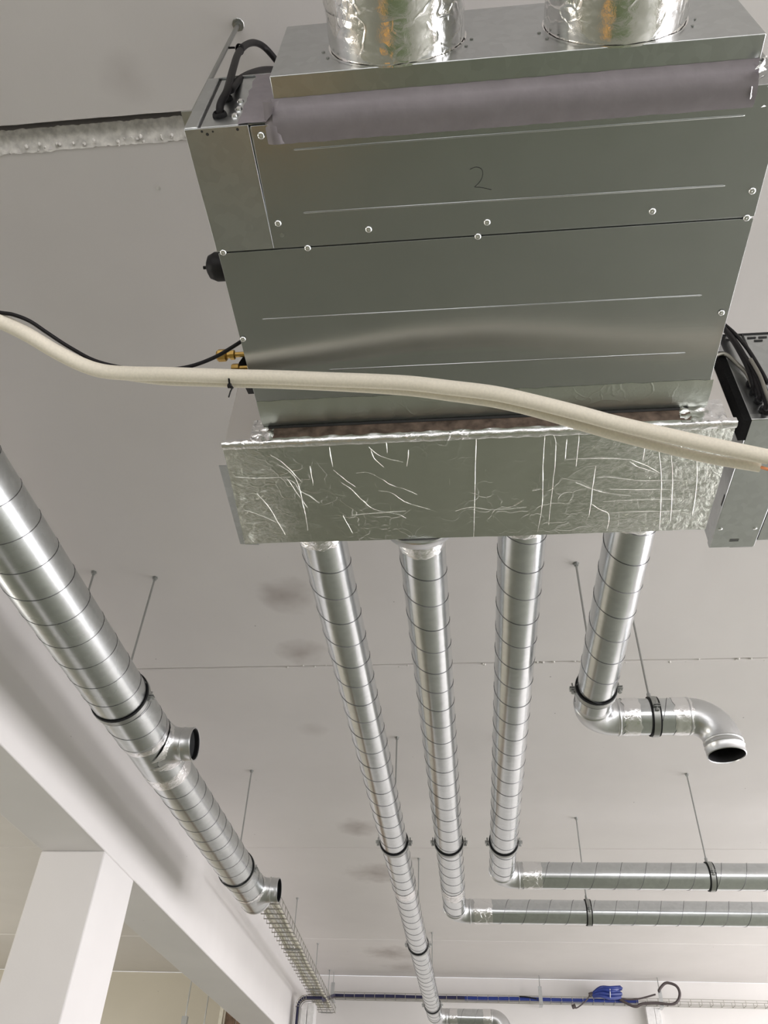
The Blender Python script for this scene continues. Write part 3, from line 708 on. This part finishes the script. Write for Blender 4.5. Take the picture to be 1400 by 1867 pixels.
# corner tape on front face by the unit (left and right of it)
for (xa, xb, sd_) in ((-.475, -.42, 1), (.50, .60, 2)):
    mb = MB()
    for i in range(17):
        for j in range(17):
            x = xa + (xb - xa) * i / 16; z = ZF + .002 + .075 * j / 16
            mb.v.append(Vector((x, FYa - .004 - .012 * abs(noise.noise(Vector((x * 50, z * 50, sd_)))), z)))
    for i in range(16):
        for j in range(16): mb.f.append((i * 17 + j, i * 17 + j + 1, i * 17 + 18 + j, i * 17 + 17 + j))
    obj('corner_tape', mb, 'tapefoil', sup, 80)
# side flange with slots
q = [az(x, y, 1.375) for x, y in ((399, 850), (414, 852), (459, 994), (438, 992))]
q[2].x += .02; q[1].x += .02
fl = obj('side_flange', MB().prism(q, (0, 0, .004)), 'unit2', sup)
for k in range(4):
    p = az(445 + k * .8, 973 + 5 * k, 1.3745); obj('slot', MB().box(p.x - .004, p.x + .004, p.y - .002, p.y + .002, p.z - .0006, p.z), 'white', fl)
# creases pressed into the foil, traced as ridges
CR = [[(493, 830), (513, 842), (534, 862), (549, 878)], [(505, 846), (525, 858), (540, 874)], [(521, 872), (538, 882), (546, 895), (565, 905), (582, 918)], [(524, 874), (535, 890), (560, 925)],
      [(533, 862), (544, 885), (552, 920), (558, 945), (561, 968)], [(608, 857), (626, 872), (648, 888)], [(622, 880), (640, 892), (660, 912), (683, 929), (725, 938), (740, 945)],
      [(672, 815), (690, 830), (712, 838), (735, 843)], [(676, 820), (682, 836), (700, 852)], [(650, 863), (672, 862), (700, 876), (712, 884), (740, 893), (760, 902)],
      [(690, 895), (712, 898), (730, 910), (745, 918), (780, 928), (800, 934)], [(868, 795), (866, 870), (864, 978)], [(1002, 790), (1012, 800), (1012, 840), (1006, 900), (1000, 957)],
      [(993, 795), (990, 850), (988, 920), (980, 970)], [(1086, 850), (1080, 890), (1075, 930), (1071, 948)], [(1178, 800), (1172, 838)], [(1033, 800), (1030, 838)], [(1056, 790), (1050, 850)],
      [(1200, 815), (1205, 860), (1205, 910), (1202, 965)], [(1224, 830), (1226, 880), (1222, 950)], [(1270, 830), (1270, 880), (1262, 940)], [(1030, 838), (1090, 836), (1150, 838)],
      [(1088, 872), (1110, 870), (1160, 876), (1240, 876)], [(1100, 915), (1150, 912), (1240, 910)], [(1115, 935), (1160, 933), (1240, 932)], [(1078, 919), (1095, 930), (1110, 938), (1106, 968)],
      [(1050, 880), (1080, 892), (1110, 900), (1150, 904)], [(1150, 838), (1180, 850), (1205, 864)], [(1148, 842), (1165, 852), (1200, 862)], [(1110, 892), (1150, 893), (1225, 893)], [(970, 895), (985, 892)],
      [(1230, 800), (1262, 840)], [(640, 940), (680, 936), (740, 932)], [(625, 940), (636, 960), (645, 976)], [(745, 820), (742, 850)], [(703, 800), (706, 826)], [(600, 815), (606, 850)], [(565, 850), (571, 885)],
      [(830, 1002 - 70), (860, 925), (900, 930), (960, 925)], [(900, 930), (930, 925), (955, 912)], [(430, 870), (470, 872), (530, 870)], [(445, 930), (470, 938), (520, 960)], [(468, 900), (490, 925), (520, 975)]]
mb = MB()
for c in CR:
    pts = smoothpts([az(x, y, ZF - .0006) for x, y in c], 4); n = len(pts)
    pts = [p + Vector((.0012 * noise.noise(p * 90), .0012 * noise.noise(p * 95 + Vector((3, 1, 0))), 0)) for p in pts]
    mb.tube(pts, [.0004 + .0013 * math.sin(PI * i / (n - 1)) * (.1 + 1.3 * abs(noise.noise(p * 60))) for i, p in enumerate(pts)], 5)
rr = random.Random(3)
for k in range(150):   # minor nicks, denser at both ends
    u = rr.choice((rr.uniform(.0, .16), rr.uniform(.62, 1.0), rr.uniform(0, 1))); v = rr.uniform(.03, .97); x = fx(u, v); y = FYa + (FYb - FYa) * v
    an = rr.choice((0, PI / 2, rr.uniform(0, PI))); L = rr.uniform(.006, .035); p = Vector((x, y, ZF - .0004)); d = Vector((math.cos(an), math.sin(an), 0)) * L
    if not (FXa < (p + d).x < FXb and FYa < (p + d).y < FYb): continue
    mb.tube([p, p + d * .5 + Vector((0, .001, -.0002)), p + d], [.0002, .0007, .0002], 4)
o = obj('foil_creases', mb, 'crease', sup, 80); o['kind'] = 'stuff'

# ---------------------------------------------------------------- insulated pipe pair
def pz(x): return 1.375 if x < 430 else 1.375 - (x - 430) * .000185
PX = [(-140, 530), (-60, 558), (0, 588), (50, 613), (100, 643), (150, 668), (190, 680), (240, 684), (300, 685), (360, 687), (420, 689), (500, 691), (600, 695), (680, 698), (750, 702), (820, 710), (900, 720), (970, 735), (1050, 757), (1120, 776), (1200, 795), (1290, 815), (1400, 838)]
pipe = thing('insulated_pipe_pair', 'cream foam insulated refrigerant pipes sagging under the unit from left to right', 'pipe', az(420, 689, 1.375))
A = [az(x, y - (3 if x < 1000 else 5), pz(x)) for x, y in PX]
A2 = []
for (x, y), p in zip(PX, A):
    up_ = 0.0 if x > 300 else min(1, (300 - x) / 140)
    A2.append(az(x, y + (9 if x < 600 else 9 + (x - 600) * .017) * (1 - up_) - 6 * up_, pz(x) + .004))
obj('foam_sleeve', MB().tube(smoothpts(A, 5), .0158, 20), 'foam', pipe, 60)
obj('foam_sleeve', MB().tube(smoothpts(A2[:-1] + [az(1385, 852, pz(1385))], 5), .0105, 16), 'foam', pipe, 60)
e0 = az(1380, 850, pz(1385)); e1 = az(1445, 868, 1.15)
obj('copper_end', MB().tube([e0, e1], .0033, 12), 'copper', pipe, 60)
tp = az(421, 689, 1.375)
obj('cable_tie', MB().lathe(tp + Vector((0, .004, 0)), (1, .02, 0), [(.019, -.002), (.0205, -.002), (.0205, .002), (.019, .002), (.019, -.002)], 24).tube([az(419, 700, 1.352), az(424, 706, 1.35), az(420, 714, 1.35), az(417, 724, 1.35)], .0018, 6).box(tp.x - .004, tp.x + .004, az(421, 703, 1.352).y - .003, az(421, 703, 1.352).y + .004, 1.348, 1.356), 'black', pipe, 60)
cable('control_cable', 'thin black cable running beside the cream insulated pipes at the left', [az(455, 612, 1.43), az(425, 632, 1.42), az(390, 652, 1.41), az(350, 667, 1.40), az(312, 673, 1.395), az(250, 674, 1.395), az(180, 660, 1.395), az(130, 635, 1.395), az(88, 608, 1.39), az(55, 586, 1.385), az(25, 574, 1.38), az(0, 570, 1.38), az(-60, 560, 1.38)], .0042)

# ---------------------------------------------------------------- second unit's control box at the right
u2 = thing('control_box', 'narrow galvanised control box of a neighbouring unit right of the foil box', 'control box', (.73, 1.5, 1.4))
BX, BXr, BYa, BYb, BZa, BZb = .672, .790, 1.272, 1.732, 1.40, 1.727
obj('box_shell', MB().box(BX + .002, BXr + .10, BYa + .003, BYb - .002, BZa + .02, BZb), 'unit2', u2, bevel=.002)
obj('bottom_cover', MB().box(BX, BXr, BYa, BYb, BZa, BZa + .02), 'unit2', u2, bevel=.0025)
obj('cover_edge', MB().box(BXr, BXr + .002, BYa + .01, BYb - .03, BZa + .001, BZa + .012).box(BX + .055, BXr - .004, BYb, BYb + .002, BZa + .002, BZa + .012), 'black', u2)
obj('front_seam', MB().box(.734, .7375, BYa, BYa + .004, BZa + .03, BZb - .002).box(BX, BXr + .1, BYa, BYa + .004, BZb - .004, BZb - .001), 'ink', u2)
for (x, z) in ((.70, 1.705), (.755, 1.708), (.782, 1.708), (.768, 1.695)):
    obj('vent_slot', MB().box(x - .010, x + .010, BYa + .0005, BYa + .004, z - .0022, z + .0022), 'ink', u2)
obj('foam_strip', MB().box(BX - .017, BX + .001, BYa - .001, BYa + .06, BZa - .004, 1.655), 'foamblack', u2)
for x, y in ((1313, 964), (1376, 963)):
    p = az(x, y, BZa - .0005); obj('screw', MB().lathe(p, (0, 0, -1), [(.0055, -.001), (.0055, .001), (0, .0035)], 12), 'screw', u2)
p = az(1338, 985, BZa)
obj('louvre_slot', MB().box(p.x - .012, p.x + .012, p.y - .005, p.y - .002, BZa - .0006, BZa + .001).box(p.x - .012, p.x + .012, p.y + .001, p.y + .004, BZa - .0006, BZa + .001), 'ink', u2)
p = ax(1318, 912, BX); obj('side_slot', MB().box(BX - .0006, BX + .001, p.y - .02, p.y + .02, p.z - .003, p.z + .003), 'ink', u2)
for k, (x, y) in enumerate(((1368, 700), (1375, 716), (1383, 730), (1396, 748))):
    c = ay(x, y, BYa - .001); grommet(u2, c, (0, -1, 0), .014 if k == 3 else .010)
for k, (pts, r) in enumerate((([(1395, 748, BYa - .004), (1397, 735, BYa - .03), (1382, 690, BYa - .035), (1350, 640, BYa - .03), (1325, 605, BYa - .02), (1300, 575, BYa)], .0062),
                              ([(1383, 730, BYa - .004), (1386, 722, BYa - .026), (1370, 675, BYa - .03), (1345, 630, BYa - .028), (1322, 598, BYa - .01), (1298, 570, BYa)], .0060),
                              ([(1376, 716, BYa - .004), (1372, 700, BYa - .024), (1360, 665, BYa - .03), (1338, 625, BYa - .025), (1318, 598, BYa - .01), (1295, 570, BYa)], .0055),
                              ([(1400, 700, BYa - .03), (1385, 672, BYa - .04), (1362, 635, BYa - .036), (1336, 605, BYa - .02), (1305, 580, BYa)], .0048))):
    cable('control_wire', ('lowest', 'second lowest', 'third lowest', 'outermost')[k] + ' black cable of the bundle entering the control box', [ay(*q) for q in pts], r, group='black cables on the control box')
cable('grey_cable', 'grey cable curving behind the black bundle on the control box', [ay(x, y, BYa - .008) for x, y in ((1300, 650), (1322, 646), (1345, 665), (1362, 682), (1372, 705))], .0055, MAT['wire'])
cable('grey_cable', 'pale grey cable hanging down over the right side of the control box', [ay(x, y, BYa - .045) for x, y in ((1368, 655), (1385, 685), (1396, 715), (1410, 750))], .0045, MAT['wire'])

# ---------------------------------------------------------------- wire tray above the wide duct
def tx(y): return -1.355 - (y - 5.0) * .032
tray = thing('wire_cable_tray', 'wire basket cable tray running along the beam beyond the wide duct', 'cable tray', (tx(6), 6, 1.62))
TZ = 1.62; hw = .085; y0, y1 = 5.3, 9.30
for dx, dz in ((-hw, .05), (-hw / 2, 0), (hw / 2, 0), (hw, .0), (hw, .05)):
    obj('long_wire', MB().tube([(tx(y0) + dx, y0, TZ + dz), (tx(y1) + dx, y1, TZ + dz)], .0024, 6), 'wire', tray)
y = y0 + .05; proto = None
while y < y1:
    if proto is None:
        proto = obj('cross_wire', MB().tube([(tx(y) - hw, y, TZ + .052), (tx(y) - hw, y, TZ), (tx(y) + hw, y, TZ), (tx(y) + hw, y, TZ + .052)], .0036, 6), 'wire', tray); yy = y
    else:
        c = proto.copy(); COL.objects.link(c); c.location = (tx(y) - tx(yy), y - yy, 0)
    y += .115
for k, (dx, r, m_) in enumerate(((-.05, .012, 'cream'), (-.022, .010, 'cream'), (.0, .011, 'white'), (.03, .012, 'cream'), (.055, .009, 'cream'))):
    o = obj('tray_cable', MB().tube([(tx(y0 + i * .2) + dx + .006 * math.sin(i * 1.3 + k), y0 + i * .2, TZ + r + .003) for i in range(20)], r, 8), m_)
    tag(o, ('leftmost cream cable', 'second cream cable from the beam', 'middle white cable', 'fourth cable from the beam', 'rightmost thin cream cable')[k] + ' lying in the wire tray beyond the wide duct', 'cable', 'cables in the long wire tray')
for y, lab in ((6.86, 'hanger rod of the wire tray just beyond the farther spigot'), (8.24, 'hanger rod of the wire tray second from the far wall'), (9.26, 'hanger rod of the wire tray nearest the far wall')):
    xt = tx(y); t = thing('tray_hanger', lab, 'hanger', (xt, y, TZ), 'hangers of the long wire tray')
    obj('threaded_rod', MB().tube([(xt, y, TZ - .012), (xt, y, 2.02)], .0042, 8), 'rod', t); anchor(t, (xt, y, 2.0))
    if y > 3: obj('support_plate', MB().box(xt - .06, xt + .06, y - .014, y + .014, TZ - .008, TZ - .003), 'rod', t)

# ---------------------------------------------------------------- tray along the far wall
ft = thing('wire_cable_tray', 'shallow wire cable tray fixed along the top of the far wall', 'cable tray', (1, 9.42, 1.77))
FT, FY0, FY1 = 1.770, 9.34, 9.46; fx0, fx1 = -1.44, 5.4
for (y, z) in ((FY0, 0), (FY0, .045), (FY1, 0), (FY1, .045), (9.40, 0)):
    obj('long_wire', MB().tube([(fx0, y, FT + z), (fx1, y, FT + z)], .0025, 6), 'wire', ft)
x = fx0; proto = None
while x < fx1:
    if proto is None: proto = obj('cross_wire', MB().tube([(x, FY1, FT + .047), (x, FY1, FT), (x, FY0, FT), (x, FY0, FT + .047)], .003, 6), 'wire', ft); xx = x
    else: c = proto.copy(); COL.objects.link(c); c.location = (x - xx, 0, 0)
    x += .105
# bend going down at the left end
mbw = MB(); YB = 8.45
def bend(x0, y, zt, rad): return [(-1.44, 9.30, FT - .01), (-1.42, y + .10, zt + .004), (x0 + .14, y, zt), (x0, y, zt)] + [(x0 - math.sin(t) * rad, y, zt - rad + math.cos(t) * rad) for t in [PI / 2 * i / 10 for i in range(1, 11)]] + [(x0 - rad, y, -.5)]
for dy in (YB - .03, YB + .05):
    for off in (0, .035): mbw.tube(bend(-1.56, dy, 1.572 + off, .055 + off), .0026, 6)
obj('bend_wires', mbw, 'wire', ft)
mbw = MB()
for t in [PI / 2 * i / 5 for i in range(6)]:
    a = (-1.56 - math.sin(t) * .055, YB - .03, 1.572 - .055 + math.cos(t) * .055); b = (-1.56 - math.sin(t) * .09, YB - .03, 1.572 - .055 + math.cos(t) * .09)
    mbw.tube([a, b, (b[0], YB + .05, b[2])], .0026, 6)
obj('bend_rungs', mbw, 'wire', ft)
for k, (dy, m_, r, zz, xa, xb, lab) in enumerate(((9.355, 'bluedark', .021, .02, -1.44, .1, 'dark purple blue cable at the left end of the far wall tray'), (9.357, 'blue', .020, .018, -.1, 1.62, 'blue cable in the middle of the far wall tray'), (9.395, 'brown', .014, .02, -1.44, 1.3, 'brown cable lying behind the blue ones in the far wall tray'))):
    pts = [(xb - (xb - xa) * i / 12, dy, FT + zz + .002 * math.sin(i)) for i in range(13)]
    if xa < -1.3: pts += bend(-1.56, YB - .005 + .03 * (k > 0), 1.59, .072)[1:]; r = min(r, .015)
    o = obj('tray_cable', MB().tube(pts, r, 8), m_); tag(o, lab, 'cable', 'cables in the far wall tray')
for (px, lab) in ((985, 'metal hanger bracket of the far wall tray left of the blue bundle'), (1203, 'metal hanger bracket of the far wall tray at the brown cable loop'), (606, 'metal hanger bracket of the far wall tray behind the long wire tray')):
    p = ay(px, 1812, 9.33); t = thing('tray_bracket', lab, 'bracket', (p.x, 9.33, FT), 'brackets of the far wall tray')
    obj('bracket_plate', MB().box(p.x - .018, p.x + .018, 9.325, 9.329, FT - .03, FT + .13).box(p.x - .018, p.x + .018, 9.325, 9.46, FT - .032, FT - .028), 'unit2', t)
    obj('threaded_rod', MB().tube([(p.x, 9.335, FT + .1), (p.x, 9.335, 2.02)], .004, 6), 'rod', t)
# tied bundle of blue cable ends and the brown loop
bb = thing('blue_cable_bundle', 'bright blue bundle of tied cable ends hanging over the far wall tray', 'cable bundle', ay(1110, 1815, 9.30))
Yb = 9.305
mb = MB(); rr = random.Random(5)
for k in range(16):
    o1, o2 = rr.uniform(-9, 10), rr.uniform(-7, 7)
    mb.tube(smoothpts([ay(1083 + rr.uniform(-3, 3), 1814 + o1 * .25, Yb), ay(1095, 1808 + o1 * .8, Yb - rr.uniform(0, .03)), ay(1112, 1810 + o1, Yb - rr.uniform(0, .04)), ay(1128 + rr.uniform(-4, 6), 1806 + o1 + 3, Yb)], 3), .017, 6)
obj('blue_cores', mb, 'blue', bb)
mb = MB()
for dy in (0, 4, 7): mb.tube([ay(1122, 1806 + dy, Yb), ay(1135 - dy, 1801 + dy, Yb - .01)], .006, 6)
obj('loose_ends', mb, 'blue', bb); obj('white_tie', MB().tube([ay(1112, 1803, Yb - .05), ay(1112.5, 1819, Yb - .05)], .004, 6), 'white', bb)
obj('brown_tail', MB().tube(smoothpts([ay(1085, 1812, Yb), ay(1076, 1812, Yb), ay(1072, 1820, Yb), ay(1060, 1832, Yb), ay(1050, 1838, Yb), ay(1046, 1835, Yb)], 4), .006, 6).lathe(ay(1046, 1835, Yb), (1, 0, .3), [(0, -.02), (.02, -.018), (.02, .018), (0, .02)], 8).lathe(ay(1077, 1813, Yb), (1, 0, .3), [(0, -.02), (.02, -.018), (.02, .018), (0, .02)], 8), 'brown', bb)
cable('brown_cable', 'brown cable rising in a round loop at the right of the blue bundle', [ay(x, y, 9.31) for x, y in ((1130, 1822), (1148, 1832), (1160, 1835), (1172, 1830), (1200, 1829), (1225, 1831), (1236, 1824), (1239, 1810), (1232, 1797), (1215, 1792), (1205, 1800), (1201, 1808))], .013, MAT['brown'])
cable('brown_cable', 'thin brown cable running straight from the blue bundle to the bracket', [ay(x, y, 9.315) for x, y in ((1125, 1818), (1140, 1822), (1165, 1821), (1195, 1813))], .008, MAT['brown'])
cable('wire_stub', 'short dark wire stub on top of the far wall tray', [ay(x, y, 9.33) for x, y in ((947, 1817), (962, 1818), (978, 1821))], .006, MAT['black'])
# white trunking below the tray and pilaster with the tray bend
p0 = ay(1177, 1834, 9.40); p1 = ay(1203, 1832, 9.40)
o = obj('cable_trunking', MB().box(p0.x, p1.x - .06, 9.42, 9.50, -1.6, p0.z).box(p1.x - .055, p1.x, 9.43, 9.50, -1.6, p0.z - .01), 'white', bevel=.003); tag(o, 'white vertical cable trunking dropping from the far wall tray below the brown loop', 'trunking')
pa = ay(554, 1822, 9.38); pb = ay(575, 1820, 9.38)
o = obj('wall_pilaster', MB().box(-1.600, -1.545, YB - .03, YB + .12, -1.6, 1.50).box(-1.540, -1.475, YB - .02, YB + .12, -1.6, 1.545), 'white', bevel=.006); tag(o, 'white boxed riser under the tray bend beside the far end of the beam', 'riser')

# ---------------------------------------------------------------- bay left of the beam
for (x, y, x2, y2, Y, lab) in ((350, 1785, 338, 1853, 7.4, 'left of two hanging rods seen beyond the beam in the left bay'), (380, 1805, 371, 1872, 7.9, 'right of two hanging rods seen beyond the beam in the left bay')):
    p = ay(x, y, Y); q = ay(x2, y2, Y); t = thing('hanging_rod', lab, 'threaded rod', (q.x, Y, q.z), 'hanging rods in the left bay')
    obj('threaded_rod', MB().tube([(q.x, Y, q.z - .02), (q.x, Y, 2.02)], .006, 8), 'rod', t); anchor(t, (q.x, Y, 2.0))
    obj('channel_nut', MB().box(q.x - .022, q.x + .022, Y - .02, Y + .02, q.z - .10, q.z), 'rod', t)
Y = 8.6; p = ay(400, 1834, Y)
rk = thing('storage_rack', 'pale post and brown boards of a rack in the left bay below the beam', 'rack', (p.x, Y, -1.6))
pL = ay(403, 1834, Y); obj('post', MB().box(pL.x, pL.x + .035, Y - .02, Y + .02, -1.6, pL.z + .02), 'cream', rk, bevel=.002)
for k in range(4): obj('board', MB().box(pL.x + .05 + k * .11, pL.x + .15 + k * .11, Y + .02, Y + .05, -1.6, pL.z - .0 - .02 * k), 'wood', rk, bevel=.002)
obj('cross_board', MB().box(pL.x - .12, pL.x + .62, Y - .06, Y - .03, pL.z - .26, pL.z - .17), 'wood', rk)
obj('brace', MB().bar((pL.x + .18, Y - .03, pL.z - .30), (pL.x + .34, Y - .03, pL.z - .04), .03, .03).bar((pL.x + .46, Y - .03, pL.z - .30), (pL.x + .34, Y - .03, pL.z - .04), .03, .03), 'black', rk)

# ---------------------------------------------------------------- unseen props added on the floor to colour the metal's reflections
o = obj('orange_reflection_prop', MB().prism([(-1.10, 1.05, -1.6), (-.64, 1.05, -1.6), (-.64, 1.58, -1.6), (-1.10, 1.58, -1.6)], (0, 0, .22)), 'yellow', bevel=.02); tag(o, 'added orange block, out of view, for reflections in the metal', 'box')

mb = MB(); n_ = 24
for i in range(n_ + 1):
    for j in range(n_ + 1):
        x = -.55 + 1.75 * i / n_; y = .55 + 1.0 * j / n_; mb.v.append(Vector((x, y, -1.585 + .02 * noise.noise(Vector((x * 5, y * 5, 0))))))
for i in range(n_):
    for j in range(n_): q = i * (n_ + 1) + j; mb.f.append((q, q + n_ + 1, q + n_ + 2, q + 1))
o = obj('green_reflection_sheet', mb, 'green', sharp=80); tag(o, 'added green sheet, out of view, for reflections in the metal', 'sheet')

for o in list(COL.objects):
    if o.parent is None: o.location.z += CAM_H
